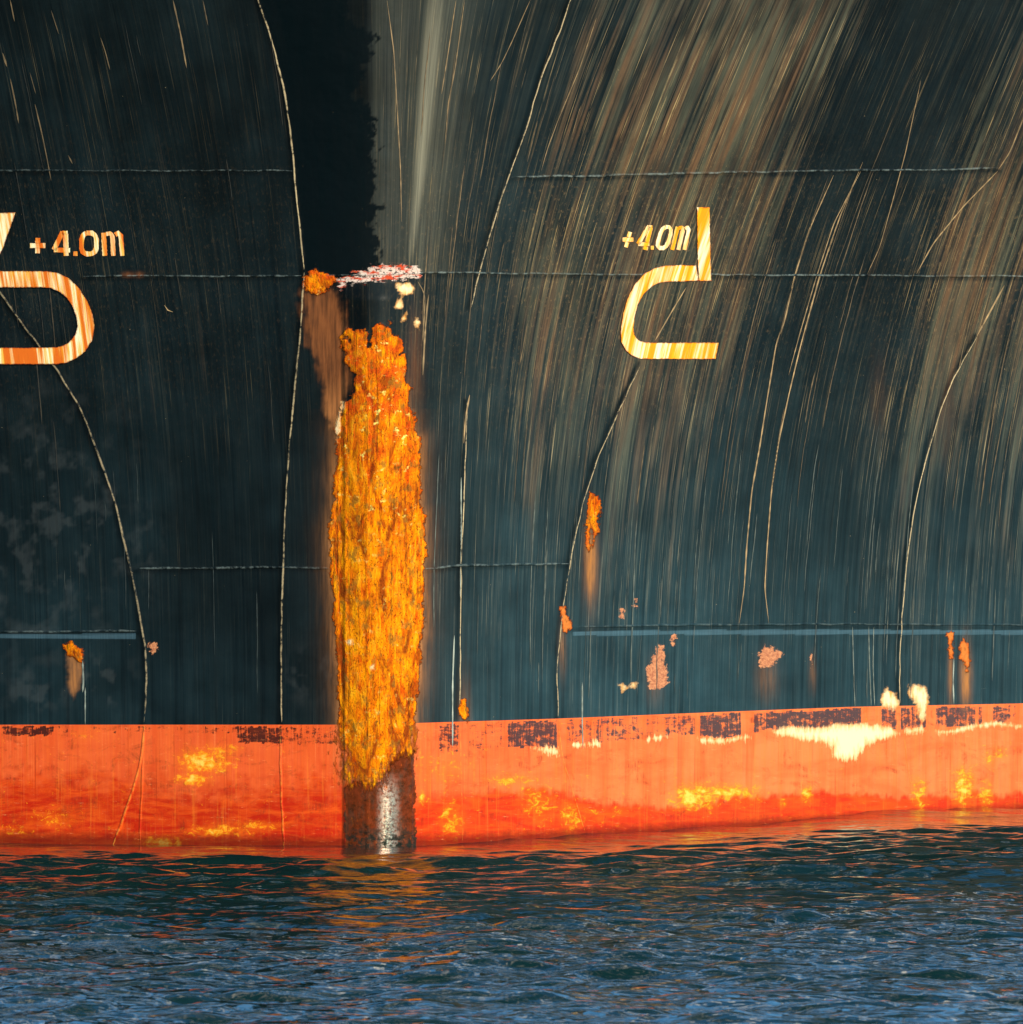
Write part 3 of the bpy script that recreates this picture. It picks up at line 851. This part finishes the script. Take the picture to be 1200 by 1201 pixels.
allV = [V]; allF = [F]; tone = [np.zeros((len(V), 4))]; nV = len(V); midx = [np.zeros(len(F), int)]
for pts, wd, al in SCRATCH + auto:
    x, y = resample(pts, 5)
    n = len(x)
    if n < 2: continue
    s = np.linspace(0, 1, n)
    ww = wd * .5 * np.sqrt(np.clip(np.minimum(s, 1 - s) * 8, .02, 1)) * (.7 + .6 * rs.rand(n))
    tx, ty = np.gradient(x), np.gradient(y); l = np.hypot(tx, ty) + 1e-9
    nx, ny = -ty / l, tx / l
    xl, yl = x + nx * ww, y + ny * ww; xr, yr = x - nx * ww, y - ny * ww
    P = []
    for a_, b_ in ((xl, yl), (xr, yr)):
        hx, hy, hz = on_hull(a_, b_)
        P.append(np.stack([hx, hy - .0022, hz], -1))
    Vs = np.stack(P, 1).reshape(-1, 3)
    i = np.arange(n - 1) * 2 + nV
    allF.append(np.stack([i, i + 1, i + 3, i + 2], -1)); midx.append(np.ones(n - 1, int))
    allV.append(Vs); nV += len(Vs)
    c0 = np.array(L(24, 32, 34)); c1 = np.array(L(196, 158, 110) if y.mean() < 560 else L(176, 178, 160))
    al = al * (.45 if x.mean() < 330 and y.mean() < 330 else .85)
    br = np.repeat(al * (.55 + .75 * rs.rand(n)), 2)[:, None]
    tn = np.concatenate([c0 * (1 - br) + c1 * br, np.ones((2 * n, 1))], 1)
    tone.append(tn)
NV = sum(len(v) for v in allV)
ext = NV - len(V)
B = {k: np.concatenate([v, np.tile(v[:1], (ext, 1))]) for k, v in B.items()}
B['tone'] = np.concatenate(tone)
plating = make_mesh('hull_plating', np.concatenate(allV), np.concatenate(allF), [HULL, SCR], B, ship, matidx=np.concatenate(midx))
plating['label'] = 'near-black welded shell plating streaked with pale run-off'

# stem bar: rounded casting up the leading edge
tt = np.linspace(-1, 1, 61)
bx = XS + BAR_HW * np.sign(tt) * (1 - (1 - abs(tt)) ** 1.6)
bz = np.arange(-.6, 2.235, .006)
BX, BZ = np.meshgrid(bx, bz)
BY = bar_y(BX, BZ)
px, py = image_px(BX, BY, BZ)
BA = full_attrs(px, py)
rm = sst(-.5, 2, BA['m1'][..., 0])
BY = BY - rm * sst(925, 850, py) * (.002 + .007 * (fbm(px / 6, py / 22, 82) ** 1.3)) - .0008 * fbm(px / 14, py / 30, 83)
# plate edges standing along the bar
for xe, am in ((431, .004), (405, .005), (483, .005)):
    BY = BY - am * np.exp(-((px - xe - 1.5 * (fbm(py / 30, py * 0 + 3, 84) - .5)) / 1.6) ** 2) * (py > 335)
BA = full_attrs(px, py)
bar = make_mesh('stem_bar', np.stack([BX, BY, BZ], -1).reshape(-1, 3), grid_faces(len(bz), len(bx)), [HULL],
                {k: v.reshape(-1, 4) for k, v in BA.items()}, ship)
bar['label'] = 'rounded stem bar thick with bright orange rust, scraped bare at its foot'


# weld seams: raised beads
def weld(name, pts, rad=.0055, wear_shine=.9, label=None, flat=1.0, seed=0):
    x, y = resample(pts, 2.5)
    n = len(x)
    r = np.random.RandomState(seed + 100)
    x = x + (vn(np.arange(n) / 6., np.zeros(n) + seed, 3) - .5) * 1.1
    y = y + (vn(np.arange(n) / 6., np.zeros(n) + seed + 9, 4) - .5) * 1.1
    hx, hy, hz = on_hull(x, y)
    # surface normal
    e = .004
    dX = (hull_y(hx + e, hz) - hull_y(hx - e, hz)) / (2 * e); dZ = (hull_y(hx, hz + e) - hull_y(hx, hz - e)) / (2 * e)
    nn = np.stack([dX, -np.ones(n), dZ], -1); nn /= np.linalg.norm(nn, axis=1)[:, None]
    C = np.stack([hx, hy, hz], -1)
    T = np.gradient(C, axis=0); T /= np.linalg.norm(T, axis=1)[:, None] + 1e-9
    S = np.cross(T, nn); S /= np.linalg.norm(S, axis=1)[:, None]
    m = 9
    rr = rad * (.78 + .44 * vn(np.arange(n) / 11., np.zeros(n) + seed, 6))
    taper = np.sqrt(np.clip(np.minimum(np.arange(n), n - 1 - np.arange(n)) / 8., .05, 1))
    rr = rr * taper
    ang = np.linspace(0, math.pi, m)
    V = []; W = []
    for a in ang:
        V.append(C + S * (rr * math.cos(a))[:, None] + nn * ((rr * .75 * math.sin(a)) - .0012)[:, None])
        W.append(np.full(n, max(0, math.sin(a) - .55) / .45))
    V = np.stack(V, 1); W = np.stack(W, 1) * wear_shine
    W = W * (.65 + .5 * vn(np.arange(n)[:, None] / 14. + 0 * W, np.zeros_like(W) + seed, 7))
    px, py = image_px(V[..., 0], V[..., 1], V[..., 2])
    AA = full_attrs(px, py, W)
    o = make_mesh(name, V.reshape(-1, 3), grid_faces(n, m), [HULL], {k: v.reshape(-1, 4) for k, v in AA.items()}, ship)
    if label: o['label'] = label
    return o


for i, (p, r_, w_) in enumerate(WELDS):
    HORIZ[0] = 1.0 if abs(p[-1][1] - p[0][1]) < 15 else 0.0
    weld('weld_seam', p, r_, w_, seed=i * 3 + 1)


# raised markings
def strip_mark(name, strips, thick=.0085, label=None, capedge=1.):
    """each strip: two edge polylines of equal length (image pixels); a thin raised plate with sides"""
    Vs = []; Fs = []; ed = []; off = 0
    for A_, B_ in strips:
        A_ = np.array(A_, float); B_ = np.array(B_, float)
        # resample both edges together
        m_ = (A_ + B_) / 2; d = np.r_[0, np.cumsum(np.hypot(*np.diff(m_, axis=0).T))]
        n = max(2, int(d[-1] / 2.0) + 1); t = np.linspace(0, d[-1], n)
        a = np.stack([np.interp(t, d, A_[:, 0]), np.interp(t, d, A_[:, 1])], -1)
        b = np.stack([np.interp(t, d, B_[:, 0]), np.interp(t, d, B_[:, 1])], -1)
        w0 = max(4, int(np.hypot(*(a - b).mean(0)) / 2.5) + 1)
        rag = (vn(a[:, 0] / 2.1, a[:, 1] / 2.1, 14) - .5) * .9
        cols = [0.0, .07] + list(np.linspace(.07, .93, w0))[1:] + [1.0]
        ring = []
        for j, c in enumerate(cols):
            p = a * (1 - c) + b * c
            q = (p - (a + b) / 2); l = np.hypot(q[:, 0], q[:, 1])[:, None] + 1e-6
            if j in (0, len(cols) - 1): p = p + q / l * rag[:, None]
            hx, hy, hz = on_hull(p[:, 0], p[:, 1])
            ring.append((np.stack([hx, hy - thick, hz], -1), 1. if (j < 1 or j > len(cols) - 2) else 0.))
        # side walls
        first = ring[0][0].copy(); first[:, 1] += thick + .002
        last = ring[-1][0].copy(); last[:, 1] += thick + .002
        ring = [(first, 1.)] + ring + [(last, 1.)]
        k = len(ring)
        V = np.stack([q[0] for q in ring], 1)
        E = np.tile(np.array([q[1] for q in ring]), (n, 1))
        E[0] = np.maximum(E[0], capedge); E[-1] = np.maximum(E[-1], capedge)
        i0 = len(Vs)
        Vs.append(V.reshape(-1, 3)); ed.append(E.reshape(-1))
        Fs.append(grid_faces(n, k, off))
        # end caps
        caps = []
        for row in (0, n - 1):
            base = V[row].copy(); base[:, 1] += thick + .002
            o2 = off + n * k + (0 if row == 0 else k)
            Vs.append(base); ed.append(np.full(k, capedge))
            i = np.arange(k - 1)
            caps.append(np.stack([off + row * k + i, off + row * k + i + 1, o2 + i + 1, o2 + i], -1))
        Fs += caps
        off += n * k + 2 * k
    V = np.concatenate(Vs); F = np.concatenate(Fs); E = np.concatenate(ed)
    px, py = image_px(V[:, 0], V[:, 1], V[:, 2])
    U = streak_coord(px, py)
    ch = np.stack([U / 100, py / 100, px / 100, E], -1)
    o = make_mesh(name, V, F, [MARK], {'image_px': ch}, ship, smooth=False)
    if label: o['label'] = label
    return o


def stroke(pts, wd):
    p = np.array(pts, float)
    d = np.gradient(p, axis=0) if len(p) > 2 else np.tile(p[1] - p[0], (len(p), 1))
    l = np.hypot(d[:, 0], d[:, 1])[:, None]; d = d / l
    nrm = np.stack([-d[:, 1], d[:, 0]], -1) * wd / 2
    return (p + nrm, p - nrm)


def arc(cx, cy, rx, ry, a0, a1, n=10):
    t = np.radians(np.linspace(a0, a1, n))
    return [(cx + rx * math.cos(q), cy - ry * math.sin(q)) for q in t]


# right-hand mark
outer = [(816.5, 311), (795, 311), (778, 312), (767, 315), (756, 321), (745, 333), (736, 350), (731, 368), (728, 388), (729, 402), (734, 411), (741, 417), (750, 420.5), (760, 421), (800, 421), (839.5, 421)]
inner = [(819.5, 329.5), (795, 330), (781, 330.5), (772, 332), (763, 337), (754, 346), (748, 358), (744.5, 372), (743, 385), (744, 392), (747, 397), (751, 400), (757, 401.5), (765, 402), (802, 402), (843, 402)]
strip_mark('bulbous_bow_mark', [(outer, inner), ([(817.5, 243), (818.5, 300), (819.8, 329.5)], [(832.5, 243), (833.2, 300), (834.5, 329.5)])],
           label='raised bulb symbol on the sunlit right side, upright bar joined to an open hook')
# left-hand mark, running out of view
o2 = [(-75, 318), (20, 318), (53, 318), (66, 319.5), (80, 326), (92, 337), (102, 352), (108.5, 368), (111, 384), (108, 399), (100, 412), (90, 420), (78, 425.5), (66, 427), (30, 427), (-80, 427)]
i2 = [(-75, 337), (20, 337), (50, 337), (60, 338), (70, 342), (79, 349.5), (86, 361), (90, 373), (91, 382), (89.5, 390), (85, 397.5), (79, 403), (71, 406.5), (62, 407.5), (30, 408), (-80, 408)]
strip_mark('bulbous_bow_mark', [(o2, i2), ([(-5, 250), (-16, 285), (-32, 318)], [(18.5, 249), (4, 290), (-10, 318)])],
           label='raised bulb symbol at the left edge of view, long closed loop with a slanting bar')


def figures(ox, oy, sc_, sh, side):
    """+4.0m drawn in a 100 x 29 box; sh = lean to the right per unit of height"""
    T = lambda pts: [(ox + x * sc_ + (29 - y) * sh, oy + y) for x, y in pts]
    wd = 6.2 * (.80 if side == 'right' else .95)
    s = lambda pts, q=1.: stroke(T(pts), wd * q)
    strip_mark('plus_sign', [s([(0, 17), (18, 17)]), s([(9, 8), (9, 14)]), s([(9, 20), (9, 26)])], .0035, capedge=0)
    strip_mark('digit_four', [s([(38, 1), (29, 20), (28, 22)]), s([(28, 22.2), (33, 22.2), (47, 22.5)], .9), s([(41.5, 3), (41.8, 12), (42.3, 19.9)], 1.05), s([(42.4, 24.9), (42.7, 29)], 1.05), s([(37.2, 1.8), (43.8, 1.8)], .7)], .003, capedge=0)
    strip_mark('decimal_point', [s([(51, 26.5), (56, 26.5)], .95)], .003, capedge=0)
    ring = [(66, 2.2), (72, 2.2), (76.2, 5), (77.8, 10), (77.8, 20), (76, 24.6), (72, 26.8), (66, 26.8), (62, 24.6), (60.4, 20), (60.4, 10), (62, 4.6), (66, 2.2)]
    strip_mark('digit_zero', [s(ring)], .003, capedge=0)
    strip_mark('letter_m', [s([(86, 2), (88, 29)]), s([(89, 3.5), (94, 2.5), (96.5, 6), (98, 29)], .95), s([(99.8, 4.5), (103, 2.2), (106.2, 5), (108.5, 29)], .95)], .003, capedge=0)


figures(35, 271, 1.0, 0.02, 'left')
figures(727, 264, .70, .28, 'right')

# deck and rail closing the bow above
top = 3.66
tx = gx
ty = hull_y(tx, np.full(len(tx), top))
rows = [np.stack([tx, ty + .02, np.full(len(tx), top - .02)], -1), np.stack([tx, ty * 0 + 16, np.full(len(tx), top + .05)], -1)]
GREY = NT('deck_paint')
GREY.put(GREY.b.inputs['Base Color'], GREY.mix(GREY.noise(GREY.n('ShaderNodeNewGeometry').outputs['Position'], 3, 4, .6), (.05, .07, .06), (.10, .12, .11)))
GREY.b.inputs['Roughness'].default_value = .7
make_mesh('deck', np.stack(rows).reshape(-1, 3), grid_faces(2, len(tx)), [GREY.m], None, ship)
print('hull verts', len(V), len(gx), len(gz0))
